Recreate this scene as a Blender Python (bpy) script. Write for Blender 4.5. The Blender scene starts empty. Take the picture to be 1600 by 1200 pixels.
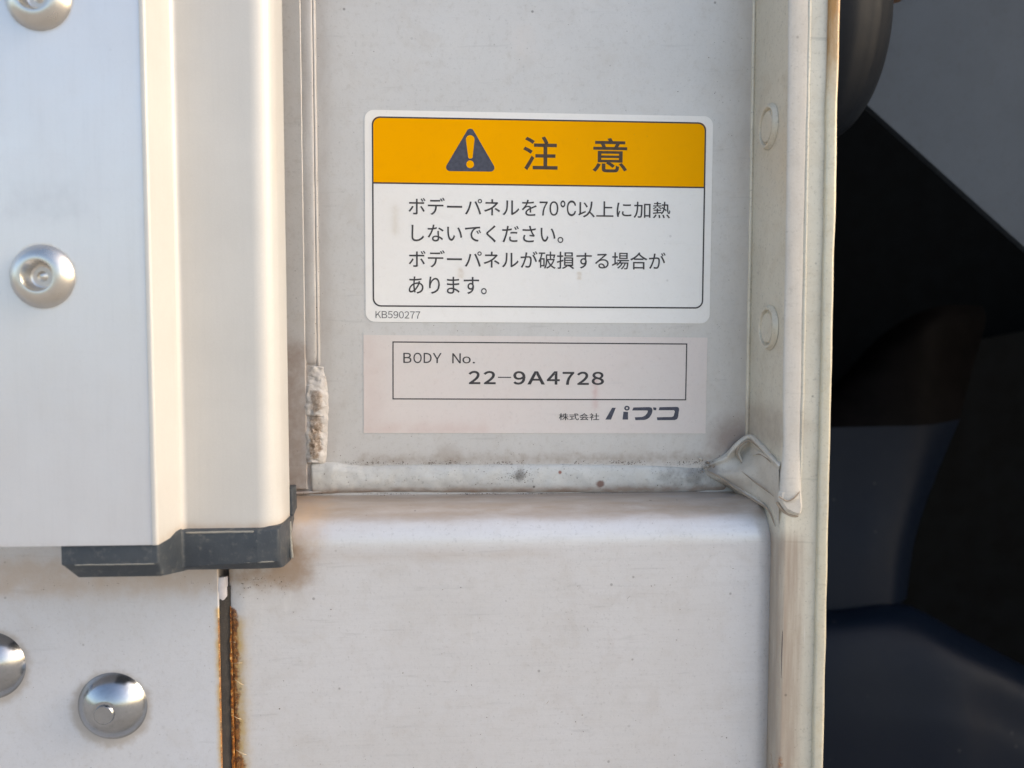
import bpy, bmesh, math, random
from mathutils import Vector, Matrix, noise
random.seed(7)
R = math.radians
MM = 0.001
C = bpy.context.scene.collection
sc = bpy.context.scene

# ------------------------------------------------------------------ camera
FPX = 1250.0                       # focal length in pixels of the 1600x1200 photograph
DIST = 0.235                       # metres from lens to the panel with the labels
YAW, PITCH = R(3.0), R(3.2)        # turned a little right, looking a little down
fwd = Vector((math.sin(YAW)*math.cos(PITCH), math.cos(YAW)*math.cos(PITCH), -math.sin(PITCH)))
rgt = Vector((math.cos(YAW), -math.sin(YAW), 0))
up = rgt.cross(fwd)
cam_loc = -DIST*fwd
cd = bpy.data.cameras.new('camera')
cd.sensor_width = 36; cd.lens = 36*FPX/1600
cd.clip_start = 0.005; cd.clip_end = 400
cd.dof.use_dof = True; cd.dof.focus_distance = DIST-0.004; cd.dof.aperture_fstop = 13
cam = bpy.data.objects.new('camera', cd); C.objects.link(cam)
cam.location = cam_loc
cam.rotation_euler = (math.pi/2-PITCH, 0, -YAW)
sc.camera = cam

# ------------------------------------------------------------------ sky, sun, exposure
SUN_EL, SUN_AZ = R(32), R(5)       # sun off to the right, hardly in front of the body's rear face
sun_dir = Vector((math.cos(SUN_EL)*math.cos(SUN_AZ), -math.cos(SUN_EL)*math.sin(SUN_AZ), math.sin(SUN_EL)))
w = bpy.data.worlds.new('World'); sc.world = w; w.use_nodes = True
nt = w.node_tree
sky = nt.nodes.new('ShaderNodeTexSky'); sky.sky_type = 'NISHITA'; sky.sun_disc = False
sky.sun_elevation = SUN_EL
sky.sun_rotation = math.atan2(sun_dir.x, sun_dir.y)
sky.air_density = 1.0; sky.dust_density = 3.0; sky.ozone_density = 1.0
bg = nt.nodes['Background']; bg.inputs['Strength'].default_value = 0.15
nt.links.new(sky.outputs[0], bg.inputs[0])
sd = bpy.data.lights.new('sun', 'SUN'); sd.energy = 0.5; sd.angle = R(14); sd.color = (1.0, 0.93, 0.80)
sun = bpy.data.objects.new('sun', sd); C.objects.link(sun)
sun.rotation_euler = (-sun_dir).to_track_quat('-Z', 'Y').to_euler()
sun.location = sun_dir*5
sc.view_settings.view_transform = 'Standard'; sc.view_settings.look = 'None'
sc.view_settings.gamma = 1.0; sc.view_settings.exposure = 1.42
sc.view_settings.use_curve_mapping = False
sc.view_settings.use_white_balance = True; sc.view_settings.white_balance_temperature = 7320; sc.view_settings.white_balance_tint = 10
sc.render.engine = 'CYCLES'
sc.cycles.use_denoising = True
sc.cycles.max_bounces = 6

# ------------------------------------------------------------------ helpers
def at(px, py, y):
    """point of the plane Y = y (metres) on the sight line through a photo pixel"""
    d = fwd + rgt*((px-800)/FPX) - up*((py-600)/FPX)
    t = (y-cam_loc.y)/d.y
    return cam_loc + d*t

def atm(px, py, ymm): return at(px, py, ymm*MM)

def thing(name, label, cat, loc=(0,0,0), group=None):
    o = bpy.data.objects.new(name, None); C.objects.link(o)
    o.location = loc; o.empty_display_size = 0.01
    o['label'] = label; o['category'] = cat
    if group: o['group'] = group
    return o

def mesh_obj(name, verts, faces, mat, parent=None, smooth=True, sharp=None, label=None):
    """verts in world space; stored relative to the parent thing"""
    off = Vector((0,0,0))
    p = parent
    while p is not None:
        off += p.location; p = p.parent
    me = bpy.data.meshes.new(name)
    me.from_pydata([tuple(Vector(v)-off) for v in verts], [], faces)
    bm = bmesh.new(); bm.from_mesh(me)
    bmesh.ops.remove_doubles(bm, verts=bm.verts, dist=1e-7)
    bmesh.ops.recalc_face_normals(bm, faces=bm.faces)
    bm.to_mesh(me); bm.free()
    me.materials.append(mat)
    if smooth:
        me.shade_smooth()
        if sharp is not None: me.set_sharp_from_angle(angle=R(sharp))
    o = bpy.data.objects.new(name, me); C.objects.link(o)
    if parent: o.parent = parent
    if label: o['label'] = label
    return o

def grid_faces(nu, nv, close_u=False):
    f = []
    for i in range(nu if close_u else nu-1):
        for j in range(nv-1):
            a = i*nv+j; b = ((i+1)%nu)*nv+j
            f.append((a, b, b+1, a+1))
    return f

def round_poly(pts, closed=False, n=8):
    """pts: (x, y, radius) -> list of (x, y) with rounded corners"""
    out = []; m = len(pts)
    for i, (x, y, r) in enumerate(pts):
        if r <= 0 or (not closed and i in (0, m-1)):
            out.append((x, y)); continue
        p = Vector((x, y)); a = Vector(pts[i-1][:2])-p; b = Vector(pts[(i+1)%m][:2])-p
        la, lb = a.length, b.length; a.normalize(); b.normalize()
        ang = a.angle(b); t = r/math.tan(ang/2); t = min(t, la*.49, lb*.49); rr = t*math.tan(ang/2)
        c = p+(a+b).normalized()*(rr/math.sin(ang/2))
        s = p+a*t-c; e = p+b*t-c
        a0 = math.atan2(s.y, s.x); a1 = math.atan2(e.y, e.x)
        d = (a1-a0+math.pi)%(2*math.pi)-math.pi
        for k in range(n+1):
            q = a0+d*k/n; out.append((c.x+rr*math.cos(q), c.y+rr*math.sin(q)))
    return out

def extrude_z(name, prof, z0, z1, mat, parent, closed=True, nz=2, wob=0.0, sharp=28, seed=0.0):
    """prof: list of (x, y); walls between z0 and z1 plus end caps when closed"""
    n = len(prof); v = []; 
    for k in range(nz):
        z = z0+(z1-z0)*k/(nz-1)
        for (x, y) in prof:
            if wob:
                q = noise.noise_vector(Vector((x*120+seed, y*120, z*70)))
                x2, y2 = x+q.x*wob, y+q.y*wob
            else: x2, y2 = x, y
            v.append((x2, y2, z))
    f = []
    m = n if closed else n-1
    for k in range(nz-1):
        for i in range(m):
            a = k*n+i; b = k*n+(i+1)%n
            f.append((a, b, b+n, a+n))
    if closed:
        f.append(tuple(range(n))); f.append(tuple(range((nz-1)*n, nz*n)))
    return mesh_obj(name, v, f, mat, parent, True, sharp)

def crom(P, t):
    """Catmull-Rom through tuples, t in 0..1"""
    n = len(P)-1; s = min(max(t*n, 0), n-1e-9); i = int(s); u = s-i
    p0, p1, p2, p3 = P[max(i-1,0)], P[i], P[i+1], P[min(i+2,n)]
    return tuple(0.5*((2*b)+(-a+c)*u+(2*a-5*b+4*c-d)*u*u+(-a+3*b-3*c+d)*u**3) for a, b, c, d in zip(p0, p1, p2, p3))

def bead(name, pts, mat, parent, n=80, m=12, lump=0.0, freq=300, seed=0.0, flat=1.0, ripple=0.0, rfreq=0, out=Vector((0,-1,0)), label=None):
    """half-round bead laid on a surface; pts (x, y, z, half_width, height) in metres; 'out' points off the surface"""
    v = []
    for i in range(n+1):
        t = i/n
        x, y, z, hw, h = crom(pts, t)
        x2, y2, z2, _, _ = crom(pts, min(t+.01, 1)); x1, y1, z1, _, _ = crom(pts, max(t-.01, 0))
        tan = Vector((x2-x1, y2-y1, z2-z1)).normalized()
        side = tan.cross(out).normalized(); o = side.cross(tan).normalized()
        if o.dot(out) < 0: o = -o
        end = min(1, math.sqrt(max(0, 1-(1-min(t, 1-t)*n/6)**2)) if min(t, 1-t)*n < 6 else 1)
        hw2 = hw*(.55+.45*end); h2 = h*(.15+.85*end)
        if ripple: h2 *= 1+ripple*math.sin(t*rfreq); hw2 *= 1+.4*ripple*math.sin(t*rfreq+.8)
        for j in range(m+1):
            a = math.pi*j/m
            c, s = math.cos(a), math.sin(a)
            p = Vector((x, y, z))+side*(c*hw2)+o*((s**flat)*h2-.0002)
            if lump:
                q = noise.noise_vector(p*freq+Vector((seed,0,0)))+.5*noise.noise_vector(p*freq*2.3+Vector((0,seed,0)))
                p += q*lump*(.3+.7*s)
            v.append(tuple(p))
    f = grid_faces(n+1, m+1)
    f.append(tuple(range(m+1))); f.append(tuple(range(n*(m+1), (n+1)*(m+1))))
    return mesh_obj(name, v, f, mat, parent, True, 60, label)

def plate(name, outline, y_front, y_back, mat, parent, sharp=30, bev=0.0, label=None):
    """outline: (x, z) polygon; a slab between two Y planes, front edge bevelled"""
    n = len(outline)
    cx = sum(p[0] for p in outline)/n; cz = sum(p[1] for p in outline)/n
    v = [(x, y_back, z) for x, z in outline]
    v += [(x, y_front+bev, z) for x, z in outline] if bev else []
    ins = []
    for i, (x, z) in enumerate(outline):
        if bev:
            a = Vector(outline[i-1]); b = Vector(outline[(i+1)%n]); d = (b-a).normalized()
            nn = Vector((-d.y, d.x))
            if nn.dot(Vector((cx-x, cz-z))) < 0: nn = -nn
            ins.append((x+nn.x*bev, y_front, z+nn.y*bev))
        else: ins.append((x, y_front, z))
    v += ins
    L = len(v)//n; f = []
    for k in range(L-1):
        for i in range(n):
            a = k*n+i; b = k*n+(i+1)%n; f.append((a, b, b+n, a+n))
    f.append(tuple(range(n))); f.append(tuple(range((L-1)*n, L*n)))
    return mesh_obj(name, v, f, mat, parent, True, sharp, label)

def lathe(name, prof, center, mat, parent, seg=48, label=None):
    """prof: (radius, height off the surface); axis is -Y from center"""
    v = []; n = len(prof)
    for i in range(seg):
        a = 2*math.pi*i/seg
        for r, h in prof:
            v.append((center[0]+r*math.cos(a), center[1]-h, center[2]+r*math.sin(a)))
    f = grid_faces(seg, n, True)
    return mesh_obj(name, v, f, mat, parent, True, 40, label)

# ------------------------------------------------------------------ materials
class NT:
    def __init__(s, name):
        s.m = bpy.data.materials.new(name); s.m.use_nodes = True
        s.t = s.m.node_tree; s.b = s.t.nodes['Principled BSDF']
        g = s.t.nodes.new('ShaderNodeNewGeometry'); s.pos = g.outputs['Position']
        s.sep = None
    def n(s, typ, **kw):
        x = s.t.nodes.new(typ)
        for k, v in kw.items(): setattr(x, k, v)
        return x
    def put(s, sock, val):
        if isinstance(val, (int, float)): sock.default_value = val
        elif isinstance(val, tuple): sock.default_value = val if len(val) == len(sock.default_value) else (*val, 1)
        else: s.t.links.new(val, sock)
    def math(s, op, a, b=None, c=None, clamp=False):
        x = s.n('ShaderNodeMath', operation=op, use_clamp=clamp)
        s.put(x.inputs[0], a)
        if b is not None: s.put(x.inputs[1], b)
        if c is not None: s.put(x.inputs[2], c)
        return x.outputs[0]
    def noise(s, scale, detail=3, rough=.55, vec=None, stretch=None, dist=0.0):
        v = vec or s.pos
        if stretch:
            m = s.n('ShaderNodeVectorMath', operation='MULTIPLY'); s.put(m.inputs[0], v); m.inputs[1].default_value = stretch; v = m.outputs[0]
        x = s.n('ShaderNodeTexNoise'); s.put(x.inputs['Vector'], v)
        x.inputs['Scale'].default_value = scale; x.inputs['Detail'].default_value = detail
        x.inputs['Roughness'].default_value = rough; x.inputs['Distortion'].default_value = dist
        return x.outputs['Fac']
    def ramp(s, f, a, b, lo=0.0, hi=1.0, smooth=True):
        x = s.n('ShaderNodeMapRange'); x.interpolation_type = 'SMOOTHSTEP' if smooth else 'LINEAR'
        s.put(x.inputs['Value'], f)
        for k, v in (('From Min', a), ('From Max', b), ('To Min', lo), ('To Max', hi)): x.inputs[k].default_value = v
        return x.outputs['Result']
    def mix(s, f, a, b, blend='MIX'):
        x = s.n('ShaderNodeMix', data_type='RGBA', blend_type=blend)
        s.put(x.inputs['Factor'], f); s.put(x.inputs['A'], a); s.put(x.inputs['B'], b)
        return x.outputs['Result']
    def xyz(s):
        if not s.sep:
            q = s.n('ShaderNodeSeparateXYZ'); s.put(q.inputs[0], s.pos); s.sep = q.outputs
        return s.sep
    def box(s, cx, cz, hx, hz, fade, wob=.0, wscale=250, brk=0.0, bscale=500, amount=1.0, stretch=None, sharp=False):
        """soft rectangle on the X/Z plane whose edge breaks up into blotches"""
        X, _, Z = s.xyz()
        ax = s.math('ABSOLUTE', s.math('SUBTRACT', X, cx)); az = s.math('ABSOLUTE', s.math('SUBTRACT', Z, cz))
        w_ = fade+wob*.5
        m = s.math('MULTIPLY', s.ramp(ax, max(hx-w_*.4, -w_*.5), hx+w_, 1, 0), s.ramp(az, max(hz-w_*.4, -w_*.5), hz+w_, 1, 0))
        n1 = s.noise(bscale, 6, .62, stretch=stretch)
        q = s.math('ADD', n1, s.math('MULTIPLY', s.math('SUBTRACT', m, .5), .75))
        if sharp:
            q = s.ramp(q, .36+brk*.22, .62+brk*.22, 0, 1)
            return s.math('MULTIPLY', s.math('MULTIPLY', q, s.ramp(m, 0, .35, 0, 1)), amount)
        q = s.ramp(q, .15+brk*.25, .85+brk*.2, 0, 1)
        return s.math('MULTIPLY', s.math('MULTIPLY', s.math('ADD', s.math('MULTIPLY', q, .75), .25), s.math('MULTIPLY', m, s.math('ADD', .4, s.math('MULTIPLY', n1, 1.2)))), amount, clamp=True)
    def disc(s, cx, cz, r, fade, wob=.0, amount=1.0):
        X, _, Z = s.xyz()
        dx = s.math('SUBTRACT', X, cx); dz = s.math('SUBTRACT', Z, cz)
        d = s.math('SQRT', s.math('ADD', s.math('MULTIPLY', dx, dx), s.math('MULTIPLY', dz, dz)))
        d = s.math('SUBTRACT', d, s.math('MULTIPLY', s.math('SUBTRACT', s.noise(400, 3), .5), wob))
        return s.math('MULTIPLY', s.ramp(d, r, r+fade, 1, 0), amount)
    def specks(s, scale, size, dens):
        """sparse dark dots"""
        v = s.n('ShaderNodeTexVoronoi'); s.put(v.inputs['Vector'], s.pos); v.inputs['Scale'].default_value = scale
        v.inputs['Randomness'].default_value = 1
        near = s.ramp(v.outputs['Distance'], size*.5, size, 1, 0)
        q = s.n('ShaderNodeSeparateColor'); s.put(q.inputs[0], v.outputs['Color'])
        return s.math('MULTIPLY', near, s.ramp(q.outputs[0], 1-dens, 1-dens*.6, 0, 1))
    def bump(s, h, strength, dist, prev=None):
        b = s.n('ShaderNodeBump'); b.inputs['Strength'].default_value = strength; b.inputs['Distance'].default_value = dist
        s.put(b.inputs['Height'], h)
        if prev: s.put(b.inputs['Normal'], prev)
        return b.outputs[0]
    def done(s, col, rough, metal=0.0, spec=.5, nrm=None, coat=0.0):
        s.put(s.b.inputs['Base Color'], col); s.put(s.b.inputs['Roughness'], rough); s.put(s.b.inputs['Metallic'], metal)
        s.b.inputs['Specular IOR Level'].default_value = spec
        if coat: s.b.inputs['Coat Weight'].default_value = coat; s.b.inputs['Coat Roughness'].default_value = .15
        if nrm: s.put(s.b.inputs['Normal'], nrm)
        return s.m

def flat_mat(name, col, rough=.5, metal=0.0, spec=.5, var=.12, scale=300):
    k = NT(name)
    c = k.mix(k.ramp(k.noise(scale, 4), .3, .7), tuple(x*(1-var) for x in col), tuple(min(1, x*(1+var)) for x in col))
    return k.done(c, rough, metal, spec, k.bump(k.noise(scale*6, 3), .25, .00005))

def painted(name, base, alt, rough, metal=0.0, stains=(), spk=.5, relief=.00006, brushed=None, spec=.5, grime=(.30,.25,.20), grime_amt=.25, dust=.10, wear=0.0):
    """weathered coated sheet metal; stains: functions(k) -> (mask, colour)"""
    k = NT(name)
    c = k.mix(k.ramp(k.noise(28, 4, .6), .32, .68), base, alt)
    c = k.mix(k.math('MULTIPLY', k.ramp(k.noise(420, 5, .7), .5, .78), grime_amt), c, grime)
    c = k.mix(k.math('MULTIPLY', k.ramp(k.noise(2600, 2, .6), .45, .75), dust), c, (.75,.74,.72))
    if wear:
        c = k.mix(k.math('MULTIPLY', k.ramp(k.noise(95, 7, .72, dist=.6), .47, .70), .26*wear), c, tuple(a_*b_ for a_, b_ in zip(base, (.76,.69,.61))))
        c = k.mix(k.math('MULTIPLY', k.ramp(k.noise(1000, 6, .75), .54, .68), .42*wear), c, tuple(a_*.50 for a_ in base))
        c = k.mix(k.math('MULTIPLY', k.ramp(k.noise(520, 3, .6, stretch=(.10,1,1), dist=.4), .62, .74), .32*wear), c, tuple(a_*.60 for a_ in base))
        c = k.mix(k.math('MULTIPLY', k.ramp(k.noise(430, 3, .6, stretch=(1,1,.12), dist=.5), .66, .80), .20*wear), c, (.80,.79,.77))
    if brushed:
        c = k.mix(k.math('MULTIPLY', k.ramp(k.noise(900, 3, .7, stretch=brushed), .45, .75), .22 if wear > .2 else .12), c, tuple(x*.78 for x in base))
    for fn in stains:
        m, col = fn(k); c = k.mix(m, c, col(k) if callable(col) else col)
    c = k.mix(k.math('MULTIPLY', k.specks(150, .075, .35), .75*spk), c, (.05,.045,.04))
    c = k.mix(k.math('MULTIPLY', k.specks(420, .11, .22), .5*spk), c, (.10,.08,.07))
    rg = k.math('ADD', rough, k.math('MULTIPLY', k.math('SUBTRACT', k.noise(180, 4, .65), .5), .22))
    nb = k.bump(k.noise(70, 2), .5, relief*3)
    nb = k.bump(k.noise(1400, 4, .6), .5, relief, nb)
    if brushed: nb = k.bump(k.noise(1500, 3, .7, stretch=brushed), .4, relief*.8, nb)
    return k.done(c, rg, metal, spec, nb)

DIRT = (.27,.20,.15); DIRTY_PINK = (.36,.28,.24); RUST_HALO = (.55,.38,.17); GREY_DIRT = (.16,.15,.14)
def RUST(k):
    c = k.mix(k.ramp(k.noise(900, 5, .7), .38, .62), (.10,.032,.014), (.38,.135,.028))
    return k.mix(k.math('MULTIPLY', k.ramp(k.noise(1500, 3, .6), .56, .68), .8), c, (.62,.40,.16))
def st_box(px0, py0, px1, py1, ymm, col, fade=3, wob=4, brk=.6, amt=.7, bs=500, ws=250, stretch=None, sharp=False):
    pm = (min(max(py0, 0), 1200)+min(max(py1, 0), 1200))/2
    xa, xb = atm(px0, pm, ymm).x, atm(px1, pm, ymm).x; za, zb_ = atm(700, py0, ymm).z, atm(700, py1, ymm).z
    def fn(k):
        return k.box((xa+xb)/2, (za+zb_)/2, abs(xa-xb)/2, abs(za-zb_)/2, fade*MM, wob*MM, ws, brk, bs, amt, stretch, sharp), col
    return fn
def st_disc(px, py, ymm, r, col, fade=2, wob=2, amt=.6):
    a = atm(px, py, ymm)
    return lambda k: (k.disc(a.x, a.z, r*MM, fade*MM, wob*MM, amt), col)

M = {}
M['jamb'] = painted('weathered_grey_paint', (.605,.59,.575), (.565,.55,.535), .42, .2, wear=0.75, spk=.7, stains=[
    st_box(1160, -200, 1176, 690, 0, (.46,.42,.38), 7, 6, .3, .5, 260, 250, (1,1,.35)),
    st_box(480, -200, 512, 720, 0, (.43,.39,.36), 3, 5, .5, .5, 300, 250, (1,1,.3)),
    st_box(560, 712, 1120, 724, 0, DIRT, 2.0, 4, .9, .45, 420),
    st_disc(1146, 688, 0, 2, (.26,.19,.165), 9, 5, .7),
    st_disc(700, 712, 0, 1.0, DIRT, 4, 4, .3),
    st_box(430, 540, 478, 790, 0, DIRTY_PINK, 5, 5, .4, .7, 350),
    st_box(800, 40, 835, 85, 0, (.66,.60,.56), 1.5, 8, 1.1, .3, 300)])
M['joint'] = painted('dull_sealed_joint', (.60,.60,.58), (.53,.525,.505), .5, .1, wear=1.2, spk=1.0, stains=[
    st_box(480, 764, 1140, 772, -1, (.30,.21,.16), 1.2, 2, .6, .75, 420, 250, (.5,1,1)),
    st_box(560, 718, 1140, 726, -1, GREY_DIRT, 1.0, 2, 1.1, .55, 700),
    st_disc(812, 742, -1, .5, GREY_DIRT, 2.2, 3, .8), st_disc(938, 756, -1, .6, (.18,.09,.07), .9, 1.5, .9),
    st_disc(1085, 745, -1, 1.0, GREY_DIRT, 3, 3, .5), st_disc(875, 738, -1, .3, (.25,.08,.06), .4, .4, .9),
    st_box(1030, 735, 1130, 760, -1, GREY_DIRT, 3, 3, 1.0, .5, 500)])
def WELD_BROWN(k): return k.mix(k.ramp(k.noise(1100, 5, .7), .36, .64), (.20,.125,.07), (.50,.40,.32))
M['weld'] = painted('crusted_weld', (.60,.57,.54), (.53,.48,.44), .6, 0, spk=.4, relief=.0003, grime=(.40,.31,.24), grime_amt=.7, wear=.8, stains=[
    st_box(487, 612, 500, 640, -2, WELD_BROWN, 1.4, 2, .5, .75, 420, 250, None, True), st_box(486, 650, 500, 672, -2, WELD_BROWN, 1.4, 2, .5, .8, 420, 250, None, True),
    st_box(486, 672, 499, 712, -2, WELD_BROWN, 1.6, 2, .3, .9, 420, 250, None, True)])
M['post'] = painted('yellowed_grey_paint', (.63,.59,.50), (.58,.54,.45), .42, .12, wear=1.5, spk=.6, grime=(.38,.34,.27), stains=[
    st_box(1170, 640, 1215, 690, -10, (.34,.28,.23), 4, 4, .3, .5, 350),
    st_box(1206, 850, 1244, 1700, -26, (.36,.29,.235), 4.0, 4, .1, .85, 420, 300, (1.6,1,.10)),
    st_box(1207, 1185, 1212, 2100, -22, RUST, 1.5, 3, 1.0, .7, 300, 250, None, True)])
M['rim'] = painted('brass_tinted_edge', (.66,.60,.46), (.58,.545,.45), .38, .2, wear=1.0, spk=.4, relief=.00022, grime=(.45,.35,.18), grime_amt=.4, stains=[
    st_box(1280, -300, 1310, 110, -27, (.40,.21,.07), 16, 8, .5, 1.0, 260, 250, (1,1,.22))])
M['caulk'] = painted('aged_sealant', (.56,.53,.49), (.51,.48,.44), .6, 0, wear=0.8, spk=.4, brushed=(1,1,.06), grime_amt=.2, spec=.25)
M['gusset'] = painted('folded_corner_sealant', (.60,.56,.50), (.54,.50,.44), .45, .08, wear=0.9, spk=.5, stains=[
    st_disc(1112, 733, -1, .5, (.22,.19,.17), 3.0, 3, .8), st_disc(1150, 758, -8, 1, DIRT, 4, 3, .5)])
seamR = atm(359, 1050, -20).x; seamL = atm(344, 1050, -21).x
sill_stains_and_glow = [
    st_box(430, 766, 1215, 792, -2, (.37,.30,.245), 2.6, 1.5, .1, .8, 300, 250, (.25,1,1)),
    st_box(430, 775, 500, 850, -14, (.55,.39,.27), 6, 5, .1, .55, 260),  # warm glow beside the door, put into the sill's colour
    st_box(430, 850, 480, 905, -19, (.33,.235,.17), 5, 5, .2, .8, 260),
    st_box(340, 880, 465, 908, -20, (.33,.25,.19), 4, 4, .25, .8, 300),
    st_box(500, 862, 860, 872, -19, (.45,.38,.33), 4, 4, 1.0, .35, 260, 250, (.3,1,1)),
    st_box(330, 965, 378, 2400, -20, RUST_HALO, 3.0, 3, .1, 1.0, 260, 330),
    st_box(330, 948, 369, 2400, -20, RUST, 2.2, 2.4, .55, .95, 330, 420, None, True),
    st_box(330, 1175, 378, 2400, -20, RUST, 2.6, 2.4, .6, .9, 300, 420, None, True),
    st_box(1203, 1165, 1216, 2400, -20, RUST_HALO, 2.0, 2, .3, .6, 400, 300),
    st_box(1211, 1150, 1216, 2400, -20, RUST, .6, 1.2, .3, .8, 500, 250, None, True)]
M['sill'] = painted('brushed_pale_steel', (.60,.60,.62), (.575,.57,.58), .36, .3, wear=0.8, spk=.55, brushed=(.05,1,1), grime=(.42,.38,.35), grime_amt=.18, stains=sill_stains_and_glow)
M['lower'] = painted('pale_painted_steel', (.585,.605,.655), (.56,.575,.615), .38, .3, wear=0.7, spk=.45, grime_amt=.12, stains=[
    st_box(-100, 870, 350, 915, -21, (.47,.39,.33), 4, 5, .2, .7, 200),
    st_box(340, 945, 350, 2400, -21, RUST_HALO, .9, 1.0, .4, .8, 400, 300),
    st_box(343, 960, 350, 2400, -21, RUST, .25, .3, .7, .8, 600, 420, None, True),
    st_disc(174, 1108, -21, 9.3, (.36,.32,.28), 2.4, 3, .65), st_disc(-17, 1042, -21, 9.3, (.36,.32,.28), 2.4, 3, .65)])
M['door'] = painted('silver_door_sheet', (.64,.66,.705), (.62,.635,.675), .34, .5, wear=0.12, spk=.10, grime_amt=0, brushed=(1,1,.05), relief=.00003, stains=[
    st_box(10, 300, 130, 345, -44, (.47,.48,.52), 3, 8, 1.0, .3, 300),
    st_box(-100, 848, 240, 856, -44, (.48,.44,.42), 2, 2, .3, .4),
    st_disc(66, 432, -44, 7.0, (.50,.44,.38), 1.0, 1.2, .55), st_disc(60, -3, -44, 7.0, (.50,.44,.38), 1.0, 1.2, .55)])
M['trim'] = painted('anodised_door_edge', (.53,.525,.515), (.50,.495,.485), .42, .12, wear=0.15, spk=.10, grime_amt=0, brushed=(1,1,.04), relief=.00003, stains=[
    st_box(282, 818, 440, 832, -30, (.42,.33,.26), 2, 2, .3, .6, 260)])
M['rivet'] = painted('brushed_rivet_steel', (.64,.62,.59), (.58,.56,.53), .30, 1.0, wear=0.3, spk=.1, grime_amt=.1, relief=.00002)
M['bolt'] = painted('zinc_bolt_steel', (.40,.425,.46), (.34,.36,.395), .20, 1.0, wear=1.0, spk=.1, grime_amt=.15, relief=.000015)
M['rubber'] = painted('scuffed_slate_rubber', (.022,.030,.042), (.052,.062,.074), .45, 0, dust=0, wear=0.6, spk=.0, grime=(.17,.17,.16), grime_amt=.5, relief=.00008, spec=.4)
M['rubber_edge'] = painted('worn_rubber_rim', (.16,.165,.16), (.25,.24,.21), .5, 0, spk=0, relief=.00006)
M['seam'] = painted('dark_seam_filler', (.030,.024,.021), (.018,.015,.013), .6, 0, spk=0, grime=(.06,.048,.038), grime_amt=.5, relief=.0001, dust=.02)
M['rust'] = painted('flaking_rust', (.28,.095,.025), (.15,.05,.02), .85, 0, spk=0, relief=.0004, spec=.15, stains=[lambda k: (1.0, RUST)])
M['plug'] = flat_mat('white_plastic', (.55,.53,.56), .35)
M['flake'] = flat_mat('pale_rust_flake', (.50,.38,.24), .5)
M['grime_dark'] = flat_mat('dry_grit', (.13,.10,.08), .85, spec=.1, var=.5, scale=2000)
M['grime'] = flat_mat('grime_and_fold_shade', (.33,.27,.215), .8, spec=.1)  # brown of hairs and spatter, also of the painted shade lines on the fold
M['scratch'] = flat_mat('dark_hair_scratch', (.07,.055,.05), .7)
M['label'] = painted('white_label_film', (.84,.825,.80), (.82,.80,.775), .45, 0, dust=0, wear=0.18, spk=.22, grime=(.58,.50,.40), grime_amt=.10, relief=.00001, spec=.3, stains=[
    st_box(614, 322, 620, 368, 0, (.60,.53,.43), 1.5, 3, 1.0, .5, 300), st_box(716, 420, 724, 434, 0, (.60,.50,.40), .8, 1.5, .9, .5),
    st_box(902, 424, 908, 436, 0, (.60,.50,.38), .4, .8, .9, .5)])
M['label_pink'] = painted('faded_paper_label', (.69,.64,.61), (.70,.63,.60), .5, 0, dust=0, wear=0.35, spk=.25, grime=(.56,.44,.40), grime_amt=.15, relief=.00001, spec=.25, stains=[
    st_box(568, 664, 760, 677, 0, (.61,.47,.43), 3, 4, .5, .45, 200), st_box(927, 590, 933, 640, 0, (.60,.38,.36), .9, 2, .9, .5, 500),
    st_box(566, 525, 590, 670, 0, (.61,.50,.47), 5, 5, .3, .35, 200)])
M['yellow'] = painted('amber_print', (.94,.405,.0015), (.90,.385,.0015), .5, 0, dust=0, spk=.18, grime=(.60,.24,.01), grime_amt=.10, relief=.00001, spec=.06)
M['ink'] = flat_mat('dark_grey_ink', (.060,.057,.060), .5, var=.2, scale=900, spec=.15)
M['ink_blue'] = flat_mat('slate_ink', (.075,.08,.105), .5, var=.15, scale=900, spec=.15)
M['ink_brown'] = flat_mat('brown_black_ink', (.085,.062,.045), .5, var=.15, scale=900, spec=.1)
M['ink_light'] = flat_mat('thin_grey_ink', (.14,.14,.145), .5, var=.2, scale=900, spec=.15)
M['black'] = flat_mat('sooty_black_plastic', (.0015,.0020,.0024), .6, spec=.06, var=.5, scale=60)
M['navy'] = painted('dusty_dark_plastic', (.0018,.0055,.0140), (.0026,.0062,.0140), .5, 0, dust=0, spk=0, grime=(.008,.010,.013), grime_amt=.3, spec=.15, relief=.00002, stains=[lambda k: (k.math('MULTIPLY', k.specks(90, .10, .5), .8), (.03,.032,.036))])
M['brown_reflection'] = flat_mat('plastic_brown_reflection', (.0028,.0022,.0023), .6, spec=.05, var=.4, scale=60)  # brown reflection on the fender's upper face, painted as base colour
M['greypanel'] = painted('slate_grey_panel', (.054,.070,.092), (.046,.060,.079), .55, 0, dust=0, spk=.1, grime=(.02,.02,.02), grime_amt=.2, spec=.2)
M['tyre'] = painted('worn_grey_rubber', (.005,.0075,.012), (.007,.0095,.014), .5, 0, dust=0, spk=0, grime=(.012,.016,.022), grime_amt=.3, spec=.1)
kg = NT('concrete_ground')
M['ground'] = kg.done(kg.mix(kg.ramp(kg.noise(3, 5), .3, .7), (.30,.28,.25), (.38,.355,.32)), .85, 0, .3, kg.bump(kg.noise(60, 5), .5, .004))

# ------------------------------------------------------------------ the setting
ZT, ZB = 0.34, -0.34
g = mesh_obj('ground', [(-40,-40,-.85),(40,-40,-.85),(40,40,-.85),(-40,40,-.85)], [(0,1,2,3)], M['ground'], None, False)
g['kind'] = 'structure'; g['label'] = 'pale concrete yard below the truck'

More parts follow.
